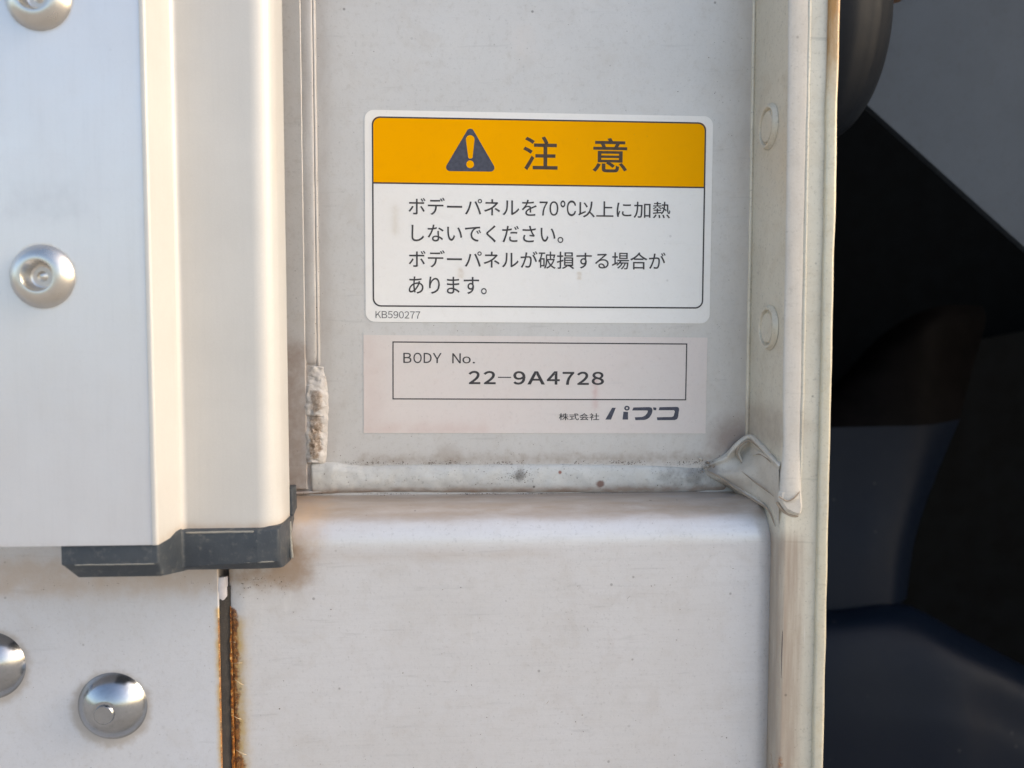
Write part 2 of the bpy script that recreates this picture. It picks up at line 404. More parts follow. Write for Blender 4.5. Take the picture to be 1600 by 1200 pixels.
# ------------------------------------------------------------------ truck body: jamb, post, sill, welds
truck = thing('truck', 'weathered pale grey truck rear corner with riveted door and rusty seam', 'truck', (0, 0, ZB))
xw = atm(1174, 400, 0).x                      # web of the post: a sheet standing straight off the jamb
z_top = atm(800, 771, 0).z                    # top of the sill box
# jamb sheet (thin slab)
body = plate('jamb_panel', [(-.36, ZB), (xw-.0002, ZB), (xw-.0002, ZT), (-.36, ZT)], 0, .003, M['jamb'], truck)
# overlapping strip beside the door
xs = atm(474, 300, -1).x
plate('lap_strip', [(-.36, z_top+.002), (xs, z_top+.002), (xs, ZT), (-.36, ZT)], -.0011, .0005, M['jamb'], body, bev=.0004)
# hem beside it: two soft ridges, rounded at the foot
def zbead(name, px, py0, hw, h, mat, **kw):
    a = atm(px, py0, 0)
    return bead(name, [(a.x, 0, a.z, hw, h), (a.x, 0, a.z+.05, hw, h), (a.x, 0, a.z+.2, hw, h), (a.x, 0, ZT, hw, h)], mat, body, **kw)
zbead('hem', 485, 570, .0021, .0011, M['jamb'], n=160, m=14, flat=.45, lump=.00008, freq=120)
zbead('hem_edge', 497.5, 573, .00065, .0008, M['jamb'], n=160, m=8, lump=.00006, freq=160)
# vertical weld: stacked blobs
for i, (py0, py1, px, hw, h, mt) in enumerate([(572, 604, 493, .0027, .0009, 'weld'), (588, 622, 494, .0034, .0013, 'weld'), (600, 650, 492, .0041, .0019, 'weld'), (636, 676, 495, .0034, .0015, 'weld'), (656, 700, 493, .0036, .0018, 'weld'), (676, 724, 492, .0034, .0020, 'weld')]):
    a = atm(px, py0, 0); b = atm(px+.5, py1, 0); m_ = (a+b)/2
    bead('weld_bead', [(a.x, 0, a.z, hw*.85, h*.7), (m_.x, 0, m_.z, hw, h), (b.x, 0, b.z, hw*.9, h*.8)], M[mt], body, n=90, m=30, lump=.0006, freq=340, seed=i*7.3, flat=1.2)
# flattened bead between jamb and sill
pts = []
for px, py, hw, h in [(px_, py_+1.5, hw_+1.5, h_) for px_, py_, hw_, h_ in [(486, 746, 23, 1.7), (520, 745, 23, 1.9), (560, 747, 20, 1.5), (640, 746, 20, 1.5), (760, 746, 21, 1.5), (880, 746, 21, 1.5), (1000, 747, 20, 1.4), (1080, 748, 18, 1.3), (1135, 748, 15, 1.1)]]:
    p = atm(px, py, 0); pts.append((p.x, 0, p.z, hw*.188*MM, h*MM))
bead('joint_bead', pts, M['joint'], body, n=240, m=20, lump=.00032, freq=230, flat=.95)
# short left run, dirty
a = atm(380, 723, -1); b = atm(486, 722, -1)
bead('joint_edge', [(a.x, -.0003, a.z, .0006, .0007), ((a.x+b.x)/2, -.0003, a.z, .0005, .0007), (b.x-.0015, -.0003, b.z, .0005, .0006)], M['jamb'], body, n=40, m=8, lump=.0001, freq=300)
a = atm(380, 776, -1); b = atm(520, 767, -1)
bead('joint_edge', [(a.x, -.0003, a.z-.0008, .0008, .0012), ((a.x+b.x)/2, -.0003, (a.z+b.z)/2-.0001, .0006, .001), (b.x, -.0003, b.z, .0004, .0008)], M['jamb'], body, n=50, m=8, lump=.00012, freq=300)
# sill box: bent sheet, extruded along X
yf = -.020
prof = round_poly([(.003, z_top, 0), (yf, z_top, .0125), (yf, ZB, 0)], n=16)
nx = 60; x0, x1 = seamR, xw+.0005
v = []; 
for i in range(nx+1):
    x = x0+(x1-x0)*i/nx
    for (y, z) in prof:
        e = min(1, (x1-x)/.0009, (x-x0)/.0008); e = 1-math.sqrt(max(0, 1-(1-e)**2))
        q = noise.noise(Vector((x*26, z*26, 3.1)))*.00022
        ins = e*.0011
        cy, cz = (.003, ZB)
        v.append((x, y+q+(ins if y < 0 else 0), z-(ins if z > z_top-.012 else 0)))
f = grid_faces(nx+1, len(prof))
np_ = len(prof)
for i in (0, nx):
    k = len(v); xx = v[i*np_][0]; v.append((xx, .003, ZB)); f.append(tuple(range(i*np_, (i+1)*np_))+(k,))
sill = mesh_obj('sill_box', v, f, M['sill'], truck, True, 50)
# post: web, flange and rim in one folded section
yF = -.026
xb0 = atm(1222, 500, -26).x; xb1 = atm(1253, 500, -26).x; xg = atm(1285, 500, -26.5).x; xr = atm(1304, 500, -27.5).x
t = .0016
prof = round_poly([(xw, .0, 0), (xw, yF, .0016), (xg+.0002, yF, 0), (xg+.0002, yF+t, 0), (xw+t, yF+t, .0006), (xw+t, .003, 0), (xw, .003, 0)], True, 6)
post = extrude_z('post_web', prof, ZB, ZT, M['post'], truck, True, 90, .00010, 35)
prof = round_poly([(xg-.0002, yF-.0012, .0006), (xr-.0002, yF-.0016, .0008), (xr, yF+.004, 0), (xg-.0002, yF+.004, 0)], True, 5)
extrude_z('rim_edge', prof, ZB, ZT, M['rim'], post, True, 220, .00022, 45, 9.0)
# thin bright crease where jamb meets web
a = atm(1173, 684, 0)
bead('crease', [(xw-.0004, -.0001, a.z, .0007, .0009), (xw-.0004, -.0001, .05, .0006, .0008), (xw-.0004, -.0001, .2, .0006, .0008), (xw-.0004, -.0001, ZT, .0006, .0008)], M['post'], post, n=160, m=8, lump=.00008, freq=160, out=Vector((-.5,-1,0)).normalized())
# long sealant bead between web and flange, pointed foot
za = atm(1236, 806, -26).z; xc = (xb0+xb1)/2+.0003
zz = lambda py: atm(1236, py, -26).z
bead('sealant_bead', [(xc+.0004, yF, zz(790), .0012, .0006), (xc+.0002, yF, zz(784), .0024, .0013), (xc, yF, zz(778), .0030, .0016), (xc, yF, zz(765), .0031, .0015), (xc+.0001, yF, zz(735), .0027, .0010), (xc+.0003, yF, zz(690), .0023, .0006), (xc+.0001, yF, zz(600), .0025, .0006), (xc, yF, zz(400), .0024, .0006), (xc, yF, zz(150), .0026, .0006), (xc-.0003, yF, zz(-100), .0027, .0006), (xc-.0003, yF, zz(-500), .0026, .0006), (xc-.0003, yF, ZT, .0026, .0006)], M['caulk'], post, n=360, m=16, lump=.00014, freq=110, flat=.7)
a = atm(1250, 700, -26)
bead('sealant_lip', [(xb1+.0004, yF, zz(770), .0004, .0004), (xb1+.0006, yF, zz(600), .0005, .0005), (xb1+.0005, yF, zz(300), .0005, .0005), (xb1+.0004, yF, zz(0), .0005, .0005), (xb1+.0004, yF, ZT, .0005, .0005)], M['post'], post, n=240, m=8, lump=.00006, freq=130)
# foot of the bead: smeared pad
ft = [atm(x_, y_, -26.5) for x_, y_ in [(1217,764),(1216,782),(1226,797),(1240,804),(1251,806),(1254,792),(1252,764)]]
plate('sealant_foot', round_poly([(p_.x, p_.z, .0012) for p_ in ft], True, 4), yF-.0011, yF+.0002, M['caulk'], post, bev=.0007)
grl = [atm(x_, y_, -27.2) for x_, y_ in [(1216,784),(1227,798.5),(1240,805.5),(1251,807)]]
bead('dark_line', [(p_.x, yF-.0001, p_.z-.0003, .0004, .0002) for p_ in grl], M['grime'], post, n=40, m=5, lump=.0001, freq=500)
grl = [atm(x_, y_, -28) for x_, y_ in [(1217,776),(1230,783),(1242,778),(1250,768)]]
bead('dark_line', [(p_.x, p_.y, p_.z, .0002, .0001) for p_ in grl], M['grime'], post, n=40, m=5, lump=.0001, freq=500)
# plugs set in the web
for py in (198, 512):
    pw = None
    for k in range(400):                       # where the sight line at px ~1203 meets the web
        yy = -.001-k*.00006
        if at(1203, py, yy).x <= xw: pw = at(1203, py, yy); break
    vv = []; prof_p = [(0.0, .0006), (.0040, .0006), (.0045, -.0002), (.0048, -.0002), (.0051, .0008), (.0056, .0009), (.0063, -.0003)]
    seg = 40
    for i in range(seg):
        an = 2*math.pi*i/seg
        for r, h in prof_p: vv.append((xw-h-.0004, pw.y+r*math.cos(an), pw.z+r*math.sin(an)))
    mesh_obj('plug', vv, grid_faces(seg, len(prof_p), True), M['post'], post, True, 50)
# folded corner over the meeting of jamb, web and sill
rows = [
 [(1096,726,.4),(1130,711,-.4),(1151,690,-.5),(1171,680,-1.0),(1186,688,-8),(1205,708,-18),(1220,724,-25.5)],
 [(1097,729,-.6),(1134,715,-2.2),(1153,696,-2.8),(1171,684,-3.4),(1184,693,-9.5),(1203,713,-19),(1218,730,-26.4)],
 [(1099,732,-.5),(1139,722,-2.2),(1157,706,-.9),(1170,698,-1.8),(1181,703,-7.0),(1200,717,-17.5),(1217,736,-25.4)],
 [(1101,735,-.6),(1141,732,-3.4),(1158,724,-3.6),(1173,712,-5.0),(1188,708,-11.5),(1204,720,-19),(1217,745,-26.2)],
 [(1102,738,-.7),(1143,740,-4.8),(1163,737,-7.5),(1183,737,-12),(1197,744,-17.5),(1208,757,-22.5),(1217,775,-26.4)],
 [(1104,742,-.9),(1140,750,-4.6),(1163,762,-8.2),(1184,772,-12.6),(1199,782,-17),(1209,797,-21),(1217,816,-25)],
 [(1106,745,-.6),(1138,757,-3.6),(1163,774,-6.5),(1184,785,-11),(1200,795,-15.5),(1209,810,-19.5),(1215,836,-22.5)],
 [(1106,747,1.0),(1137,761,-1.5),(1161,780,-3.5),(1181,792,-7),(1198,803,-12),(1208,820,-16),(1214,850,-19)]]
rows3 = [[tuple(atm(*p)) for p in r] for r in rows]
nu, nv = 48, 40; v = []
for i in range(nu+1):
    col = [crom(r, i/nu) for r in rows3]
    for j in range(nv+1):
        p = Vector(crom(col, j/nv)); q = noise.noise(p*260)*.00025
        v.append((p.x, p.y-q, p.z))
fold = mesh_obj('corner_fold', v, grid_faces(nu+1, nv+1), M['gusset'], truck, True)
def ridge(name, pts, hw, h, mat, **kw):
    P_ = []
    for k, p in enumerate(pts):
        q = atm(*p); s = .5 if k in (0, len(pts)-1) else 1
        P_.append((q.x, q.y, q.z, hw*s, h*s))
    return bead(name, P_, mat, fold, n=60, m=8, lump=.00008, freq=300, out=Vector((-.45,-1,.1)).normalized(), **kw)
ridge('fold_ridge', [(1136,714,-2.3),(1152,695,-2.8),(1171,683,-3.4),(1185,692,-9.6),(1203,712,-19),(1217,728,-26)], .0008, .0011, M['gusset'])
ridge('fold_ridge', [(1160,722,-3.4),(1154,708,-2.0),(1158,697,-2.6),(1169,690,-3.0)], .0006, .0009, M['gusset'])
ridge('fold_ridge', [(1176,712,-6),(1190,708,-12),(1204,719,-19)], .0006, .0009, M['gusset'])
ridge('fold_ridge', [(1100,733,-.6),(1125,744,-2.6),(1150,761,-5.4),(1180,780,-11.5),(1203,797,-18)], .0005, .0006, M['gusset'])
def dark_line(pts, hw):  # thin dark beads that stand in for shade along the fold's ridges
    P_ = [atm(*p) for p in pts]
    return bead('dark_line', [(q.x, q.y, q.z, hw*(.3 if k in (0, len(P_)-1) else 1), .0001) for k, q in enumerate(P_)], M['grime'], fold, n=50, m=4, lump=.00006, freq=700, out=Vector((-.45,-1,.1)).normalized())
dark_line([(1159,724,-4.6),(1151.5,709,-3.6),(1154.5,699,-3.9),(1162,692,-4.6),(1171,689,-5.2),(1184,697.5,-10.8),(1200,714,-19.6)], .00030)
dark_line([(1180,710,-10.3),(1191,711,-14.0),(1204,722.5,-20.8)], .00024)
dark_line([(1104,735,-2.0),(1125,746,-4.0),(1150,764,-6.8),(1180,783,-13),(1200,797,-18.5),(1211,822,-23.4)], .00028)
dark_line([(1158,736,-7.0),(1175,750,-12),(1194,764,-18.5),(1208,775,-25)], .00020)
# small weld spatter where the fold starts
for i in range(26):
    p = atm(random.gauss(1116,11), random.gauss(732,6), -1.0)
    r = random.uniform(.00015,.0005)
    lathe('weld_spatter', [(0,r*.9),(r*.6,r*.7),(r,0),(r,-.001)], (p.x, p.y, p.z), M['grime'] if i % 3 else M['gusset'], fold, seg=8)
# fine cuts and hairs on the paint: thin raised strips of dirt
def hair(px_pts, ymm, wmm, parent, mat=None):
    P3 = [atm(a_, b_, ymm) for a_, b_ in px_pts]
    P5 = [(p.x, p.y, p.z, wmm*MM*(.35 if k in (0, len(P3)-1) else 1), .00006) for k, p in enumerate(P3)]
    return bead('scratch', P5, mat or M['scratch'], parent, n=24, m=3)
hair([(988,690),(1000,698),(1012,698),(1028,694)], 0, .10, body)
hair([(801,690),(804,697),(806,704)], 0, .12, body); hair([(805,695),(810,700)], 0, .08, body)
hair([(748,695),(757,700),(762,702)], 0, .08, body); hair([(560,714),(572,716),(579,709)], 0, .14, body)
hair([(797,56),(812,64),(824,80),(836,92)], 0, .09, body); hair([(800,50),(806,66)], 0, .06, body)
hair([(692,515),(697,517),(702,513)], 0, .08, body)
hair([(1230,935),(1226,965),(1223,1000),(1221,1060)], -26.1, .16, post)

rs = random.Random(21)
for k in range(34):
    onsill = k >= 16
    px0, py0 = (rs.uniform(480, 1190), rs.uniform(880, 1190)) if onsill else (rs.choice([rs.uniform(520, 1150), rs.uniform(1115, 1160)]), rs.choice([rs.uniform(0, 165), rs.uniform(506, 522), rs.uniform(680, 716), rs.uniform(0, 165)]))
    an, ln, cv = rs.uniform(0, 6.28), rs.uniform(3, 11), rs.uniform(-.9, .9)
    pts_ = [(px0, py0), (px0+ln*math.cos(an), py0+ln*math.sin(an)), (px0+ln*(math.cos(an)+math.cos(an+cv)), py0+ln*(math.sin(an)+math.sin(an+cv)))]
    hair(pts_, -20.1 if onsill else 0, rs.uniform(.03, .07), sill if onsill else body, M['scratch'] if k % 3 else M['grime'])

# ------------------------------------------------------------------ lower plate left of the seam, with bolts
zl = z_top-.004
v = []; nn = 50
lp = plate('lower_panel', round_poly([(-.36, ZB, 0), (seamL, ZB, 0), (seamL, zl, .002), (-.36, zl, 0)], True, 4), -.021, -.014, M['lower'], truck, bev=.0003, label='pale lower panel with domed bolts left of the rusty seam')
def bolt(px, py):
    p = atm(px, py, -21)
    Rr, Hh = .0091, .0054
    Rs = (Rr*Rr+Hh*Hh)/(2*Hh); pr = [(0, .0055), (.0023, .0055), (.0025, .0053), (.0026, .0049)]
    for k in range(1, 17):
        r = .0027+(Rr-.0026)*k/16; pr.append((r, min(.0049, math.sqrt(Rs*Rs-r*r)-(Rs-Hh))))
    pr += [(Rr+.0003, -.0001), (Rr+.0003, -.001)]
    return lathe('bolt', pr, (p.x, -.021, p.z), M['bolt'], lp, 64)
bolt(176, 1103); bolt(-15, 1040)
# seam: recessed dark strip, white stub above, rust crust on both lips
xm = (seamL+seamR)/2
zs = atm(350, 912, -17).z
seam = extrude_z('seam_strip', round_poly([(seamL-.0002, -.0207, .0003), (seamR+.0002, -.0192, .0003), (seamR+.0002, -.012, 0), (seamL-.0002, -.012, 0)], True, 3), ZB, zs, M['seam'], truck, True, 60, .0003, 40)
p = atm(345, 921, -20)
vs = []; 
for i in range(17):
    a_ = math.pi*i/16
    for j in range(9):
        b_ = math.pi*j/8
        vs.append((p.x+.0017*math.cos(b_)*(1 if i < 15 else .8), -.0192-.0018*math.sin(b_)*max(.15, math.sin(a_*.5+.9)), p.z+.0034-.0058*(i/16)+(-.0008*math.sin(b_) if i > 12 else 0)))
f = grid_faces(17, 9); f.append(tuple(range(9))); f.append(tuple(range(16*9, 17*9)))
mesh_obj('stub', vs, f, M['plug'], seam, True, 60, 'white plastic stub at the top of the seam')
def crust(x, y, py0, py1, hw, h, seed):
    a_ = atm(350, py0, -20).z; n_ = 14; P5 = []
    for k in range(n_+1):
        z_ = a_+(ZB-a_)*k/n_
        s = min(1, .25+k*.25)*(1+.45*noise.noise(Vector((seed, k*.9, 0))))
        P5.append((x, y, z_, hw*s, h*s))
    return bead('rust_crust', P5, M['rust'], seam, n=420, m=10, lump=.0004, freq=620, seed=seed)
crust(seamR+.0004, -.0198, 948, 1200, .0006, .00035, 3.0)
# curled flakes standing off the rust
for px0, py0, dx, dy in [(365,1037,14,-1),(366,1062,15,9),(364,1119,14,6),(368,1172,18,9),(363,1003,5,2)]:
    q0 = atm(px0, py0, -20.4); q1 = atm(px0+dx*.5, py0+dy*.6, -21.0); q2 = atm(px0+dx, py0+dy, -20.3)
    bead('rust_flake', [(q.x, q.y, q.z, (.00007), .00010) for q in (q0, q1, q2)], M['flake'], seam, n=16, m=5, lump=.0001, freq=900)

# grit lying in the joints and stuck to the paint: uncountable, one mesh for each panel
def grit(parent, spots, mat):
    v_, f_ = [], []
    for px_, py_, ymm, r_ in spots:
        p_ = atm(px_, py_, ymm); b_ = len(v_); a0 = rs.uniform(0, 6.28); st_ = rs.uniform(.5, 1)
        for q_ in range(5):
            rr = r_*rs.uniform(.6, 1.2); a_ = a0+q_*1.2566
            v_.append((p_.x+rr*math.cos(a_), p_.y+.00004, p_.z+rr*st_*math.sin(a_)))
        v_.append((p_.x+r_*.2, p_.y-r_*.7, p_.z))
        f_ += [(b_+q_, b_+(q_+1)%5, b_+5) for q_ in range(5)]
    o_ = mesh_obj('grit', v_, f_, mat, parent, False); o_['kind'] = 'stuff'; return o_
def gsz(): return .00004+.00016*rs.random()**3
sp = []
for k in range(1500):
    x_ = rs.uniform(540, 1135)
    if noise.noise(Vector((x_*.018, 2.2, 0)))+rs.uniform(-.25, .45) > .05: sp.append((x_, 723+rs.gauss(0, 1.8), -.1, gsz()))
for k in range(160): sp.append((rs.gauss(812, 13), 742+rs.gauss(0, 7), -1.55, gsz()))
for k in range(140): sp.append((rs.uniform(500, 1130), rs.uniform(732, 762), -1.6, gsz()))
for k in range(260): sp.append((rs.gauss(1112, 16), 733+rs.gauss(0, 7), -1.4, gsz()))
for k in range(260): sp.append((rs.uniform(515, 1160), rs.choice([rs.uniform(0, 168), rs.uniform(507, 521), rs.uniform(680, 720), rs.uniform(690, 720)]), -.02, gsz()))
for k in range(120): sp.append((rs.uniform(1115, 1168), rs.uniform(0, 690), -.02, gsz()))
for k in range(160): sp.append((495+rs.gauss(0, 2.2)*2, rs.uniform(0, 570), -.9, gsz()*.8))
grit(body, sp, M['grime_dark'])
sp = []
for k in range(900):
    x_ = rs.uniform(470, 1140)
    if noise.noise(Vector((x_*.014, 7.2, 0)))+rs.uniform(-.3, .45) > .05: sp.append((x_, 770.5+abs(rs.gauss(0, 1.6)), -1.4, gsz()))
for k in range(260): sp.append((rs.uniform(375, 1195), rs.uniform(875, 1200), -20.1, gsz()))
for k in range(120): sp.append((rs.uniform(375, 460), 900+abs(rs.gauss(0, 14)), -20.1, gsz()))
grit(sill, sp, M['grime_dark'])
grit(lp, [(rs.uniform(0, 335), rs.choice([rs.uniform(880, 1200), 905+abs(rs.gauss(0, 12))]), -21.02, gsz()) for k in range(180)], M['grime_dark'])

# ------------------------------------------------------------------ door: sheet, stepped edge trim, rivets, rubber cap
zd = atm(150, 853, -44).z
yP, yR_, yS = -.044, -.030, -.0165
xs1 = atm(243, 700, -44).x; xs2 = atm(282, 700, -30).x; xe = atm(449, 560, -17.5).x
door = plate('door', [(-.36, zd), (xs1-.0012, zd), (xs1-.0012, ZT), (-.36, ZT)], yP+.0002, yS, M['door'], truck, label='silver riveted door with stepped edge trim and rubber bottom cap')
prof = round_poly([(xs1-.0014, yP, .0002), (xs1, yP, .0009), (xs2, yR_, .0016), (xe, yR_, .0055), (xe, yS, .001), (xs1-.0014, yS, 0)], True, 10)
extrude_z('edge_trim', prof, zd, ZT, M['trim'], door, True, 2, 0, 30)
def rivet(px, py):
    p = atm(px, py, yP/MM)
    pr = [(0, .0010), (.0012, .0009), (.0020, .0007), (.0029, .0008), (.0032, .0020), (.0036, .0027), (.0042, .0028), (.0053, .0024), (.0063, .0015), (.0070, .0007), (.0073, .0001), (.0073, -.001)]
    pr[0:4] = [(0, .0006), (.0006, .0005), (.0010, .0001), (.0018, -.0002), (.0026, .0002), (.0029, .0012)]
    return lathe('rivet', pr, (p.x, yP+.0002, p.z), M['rivet'], door, 56)
rivet(66, 432); rivet(60, -4)
# rubber cap: hollow shoe under the door edge, section follows the trim
cap = []
cz = [zd+.0006, zd-.0002, zd-.0046, zd-.0052, zd-.0078, zd-.0082]
xl = atm(94, 860, -43.4).x
plan = [(xl, yS, 0), (xl, yP+.0008, .0004), (xs1-.0002, yP+.0008, .0006), (xs2+.0002, yR_-.0012, .0010), (xe-.0052, yR_-.0012, .0002), (xe+.0002, yR_-.0004, .0010), (xe+.0009, yS, 0)]
pl = round_poly(plan, False, 5)
cen = Vector((-.08, -.012))
def sm(a, b, x): t_ = min(1, max(0, (x-a)/(b-a))); return t_*t_*(3-2*t_)
def ring(zL, zR, ins, corner=0.0, dip=0.0):
    out = []
    for (x, y) in pl:
        side = sm(xs1-.0015, xs1+.0006, x) if x < xs2+.004 else 1.0
        st = sm(yP+.002, yR_-.003, y) if x < xs2+.003 and x > xl+.002 else side      # 0 on the front shelf, 1 on the set-back run
        z = zL+(zR-zL)*st
        z -= dip*math.exp(-((y-(yR_-.003))/.003)**2) if xs1-.001 < x < xs2+.0025 else 0
        k_ = max(0, 1-(x-xl)/.0035)
        yy = y+ins if y < yS-.001 else y
        out.append((x+corner*k_*.0030*(1 if y < yS-.001 else .7), yy, z+corner*.0*k_))
    return out
rings = [ring(zd+.0008, zd+.0008, .0016), ring(zd+.0001, zd+.0001, .0002), ring(zd-.0004, zd-.0004, 0), ring(zd-.0046, zd-.0080, 0, 0, .0012), ring(zd-.0050, zd-.0084, .0003, .12, .0012), ring(zd-.0083, zd-.0103, .0022, .95), ring(zd-.0086, zd-.0106, .0036, 1.0)]
n = len(pl); v = [p for r in rings for p in r]; f = []
for k in range(len(rings)-1):
    for i in range(n):
        a_ = k*n+i; b_ = k*n+(i+1)%n; f.append((a_, b_, b_+n, a_+n))
f.append(tuple(range(n))); f.append(tuple(range((len(rings)-1)*n, len(rings)*n)))
capo = mesh_obj('rubber_cap', v, f, M['rubber'], door, True, 25, 'slate rubber end cap under the stepped door edge')
# worn pale lines along the cap's moulded edges, the parting lines and the side lip
def line(pts3, hw, h, mat=None, nm='worn_edge', out=Vector((0,-1,0)), n_=60):
    return bead(nm, [(*p, hw, h) for p in pts3], mat or M['rubber_edge'], door, n=n_, m=6, lump=.00008, freq=500, out=out)
line([(xl+.003, yP+.0008, zd-.0047), ((xl+xs1)/2, yP+.0008, zd-.0047), (xs1-.0012, yP+.0008, zd-.0047)], .00022, .00028)
line([(xl+.004, yP+.0009, zd-.0007), ((xl+xs1)/2, yP+.0009, zd-.0006), (xs1-.004, yP+.0009, zd-.0006)], .00035, .00025)
line([(xs2+.002, yR_-.0011, zd-.0081), ((xs2+xe)/2, yR_-.0011, zd-.0081), (xe-.0055, yR_-.0011, zd-.0080), (xe-.001, yR_-.0006, zd-.0080)], .00022, .00028)
line([(xe-.0053, yR_-.0010, zd-.0002), (xe-.0053, yR_-.0010, zd-.0040), (xe-.0052, yR_-.0010, zd-.0080)], .00022, .0004)
line([(xs2+.001, yR_-.0012, zd-.0003), ((xs2+xe)/2, yR_-.0012, zd-.0002), (xe-.006, yR_-.0012, zd-.0002)], .0003, .0003)
line([(xe+.0006, yS-.004, zd-.0001), (xe+.0007, yS-.004, zd-.004), (xe+.0013, yS-.005, zd-.0098)], .0005, .0006, out=Vector((.6,-1,0)).normalized())
# tab of the cap reaching up behind the door's edge
zt_ = atm(455, 762, -17).z
extrude_z('side_tab', round_poly([(xe-.003, yS-.0002, 0), (xe+.0005, yS-.0004, .0004), (xe+.0009, yS+.004, .0006), (xe-.003, yS+.004, 0)], True, 4), zd-.002, zt_, M['rubber'], door, True, 12, .0002, 40)

# ------------------------------------------------------------------ labels
class Frame2D:
    """flat sticker on the jamb: local x/z axes found from two photo points on its upper edge"""
    def __init__(s, pA, pB, y):
        s.o = at(*pA, y); e = at(*pB, y)-s.o; e.y = 0; s.ex = e.normalized(); s.ez = Vector((-s.ex.z, 0, s.ex.x)); s.y = y
    def loc(s, px, py):
        d = at(px, py, s.y)-s.o; return (d.dot(s.ex), d.dot(s.ez))
    def w(s, x, z, lift): 
        p = s.o+s.ex*x+s.ez*z; return (p.x, s.y-lift, p.z)
def sticker(F, name, outline, mat, thick, label, cat):
    n_ = len(outline); v_ = [F.w(x, z, 0) for x, z in outline]+[F.w(x, z, thick) for x, z in outline]
    f_ = [(i, (i+1)%n_, (i+1)%n_+n_, i+n_) for i in range(n_)]+[tuple(range(n_)), tuple(range(n_, 2*n_))]
    return v_, f_
def rrect(x0, z0, x1, z1, r, n_=8):
    return round_poly([(x0, z0, r), (x1, z0, r), (x1, z1, r), (x0, z1, r)], True, n_)
def sheet(F, name, outline, lift, mat, parent, label=None):
    return mesh_obj(name, [F.w(x, z, lift) for x, z in outline], [tuple(range(len(outline)))], mat, parent, False, None, label)
def band(F, name, outer, inner, lift, mat, parent):
    n_ = len(outer); v_ = [F.w(x, z, lift) for x, z in outer]+[F.w(x, z, lift) for x, z in inner]
    return mesh_obj(name, v_, [(i, (i+1)%n_, (i+1)%n_+n_, i+n_) for i in range(n_)], mat, parent, False)
def text_mesh(body_, bold=0.0, spacing=1.0):
    cu = bpy.data.curves.new('t', 'FONT'); cu.body = body_; cu.size = 1; cu.offset = bold; cu.resolution_u = 4
    cu.space_character = spacing
    o = bpy.data.objects.new('t', cu); C.objects.link(o)
    dg = bpy.context.evaluated_depsgraph_get()
    me = bpy.data.meshes.new_from_object(o.evaluated_get(dg))
    bpy.data.objects.remove(o); bpy.data.curves.remove(cu)
    return [tuple(q.co) for q in me.vertices], [tuple(p.vertices) for p in me.polygons]
def lettering(F, body_, tl, br, lift, mat, parent, bold=0.0, spacing=1.0, name='lettering'):
    """text stretched to the box whose upper left and lower right corners are photo points"""
    vs_, fs_ = text_mesh(body_, bold, spacing)
    x0, x1 = min(q[0] for q in vs_), max(q[0] for q in vs_); y0, y1 = min(q[1] for q in vs_), max(q[1] for q in vs_)
    ax, az = F.loc(*tl); bx, bz = F.loc(*br)
    vv = [F.w(ax+(q[0]-x0)/(x1-x0)*(bx-ax), bz+(q[1]-y0)/(y1-y0)*(az-bz), lift) for q in vs_]
    return mesh_obj(name, vv, fs_, mat, parent, False)

# --- warning label
F = Frame2D((592, 172.0), (1096, 181.6), 0)
a = F.loc(570.3, 300); b = F.loc(1112, 300); tz = F.loc(800, 176)[1]; bz = F.loc(800, 504)[1]
xL, xR = a[0], b[0]
wl = thing('warning_label', 'white and amber caution sticker with black triangle and Japanese text', 'label', tuple(F.w((xL+xR)/2, bz, 0)))
ol = rrect(xL, bz, xR, tz, .0027)
v_, f_ = sticker(F, 'film', ol, None, .00018, '', '')
mesh_obj('film', v_, f_, M['label'], wl, True, 30)
ix0, ix1 = F.loc(582, 380)[0], F.loc(1100, 380)[0]; iz1 = F.loc(800, 186)[1]; iz0 = F.loc(800, 480.5)[1]; dz = F.loc(800, 289)[1]
lw = .00042
hd = round_poly([(ix0, dz, 0), (ix1, dz, 0), (ix1, iz1, .0022), (ix0, iz1, .0022)], True, 8)
sheet(F, 'header_band', hd, .00021, M['yellow'], wl, 'amber header band of the caution sticker')
outer = rrect(ix0, iz0, ix1, iz1, .0024); inner = rrect(ix0+lw, iz0+lw, ix1-lw, iz1-lw, .0020)
band(F, 'border_line', outer, inner, .00024, M['ink'], wl)
sheet(F, 'divider_line', [(ix0+lw, dz-lw/2), (ix1-lw, dz-lw/2), (ix1-lw, dz+lw/2), (ix0+lw, dz+lw/2)], .00024, M['ink_brown'], wl)
ta = F.loc(735, 195.5); tb = F.loc(692.5, 267.5); tc = F.loc(777, 268.5)
tri = round_poly([(*tb, .0011), (*tc, .0011), (*ta, .0011)], True, 8)
tr = sheet(F, 'warning_triangle', tri, .00024, M['ink_blue'], wl)
e0 = F.loc(734.7, 211.5); e1 = F.loc(735, 248); s_ = .000188
ex = [(e0[0]-6.6*s_, e0[1]-6.5*s_), (e1[0]-3.4*s_, e1[1]+2*s_), (e1[0]-2*s_, e1[1]), (e1[0]+2*s_, e1[1]), (e1[0]+3.4*s_, e1[1]+2*s_), (e0[0]+6.6*s_, e0[1]-6.5*s_)]
ex += [(e0[0]+6.6*s_*math.cos(q), e0[1]-6.5*s_+6.5*s_*math.sin(q)) for q in [math.pi*k/10 for k in range(1, 10)]]
sheet(F, 'exclamation_bar', ex, .00027, M['yellow'], tr)
dc = F.loc(734.6, 257)
sheet(F, 'exclamation_dot', [(dc[0]+5.9*s_*math.cos(q), dc[1]+5.9*s_*math.sin(q)) for q in [2*math.pi*k/24 for k in range(24)]], .00027, M['yellow'], tr)
lettering(F, '注', (817.5, 213), (871, 266.8), .00024, M['ink_brown'], wl, .012)
lettering(F, '意', (926, 215.5), (979.5, 270), .00024, M['ink_brown'], wl, .010)
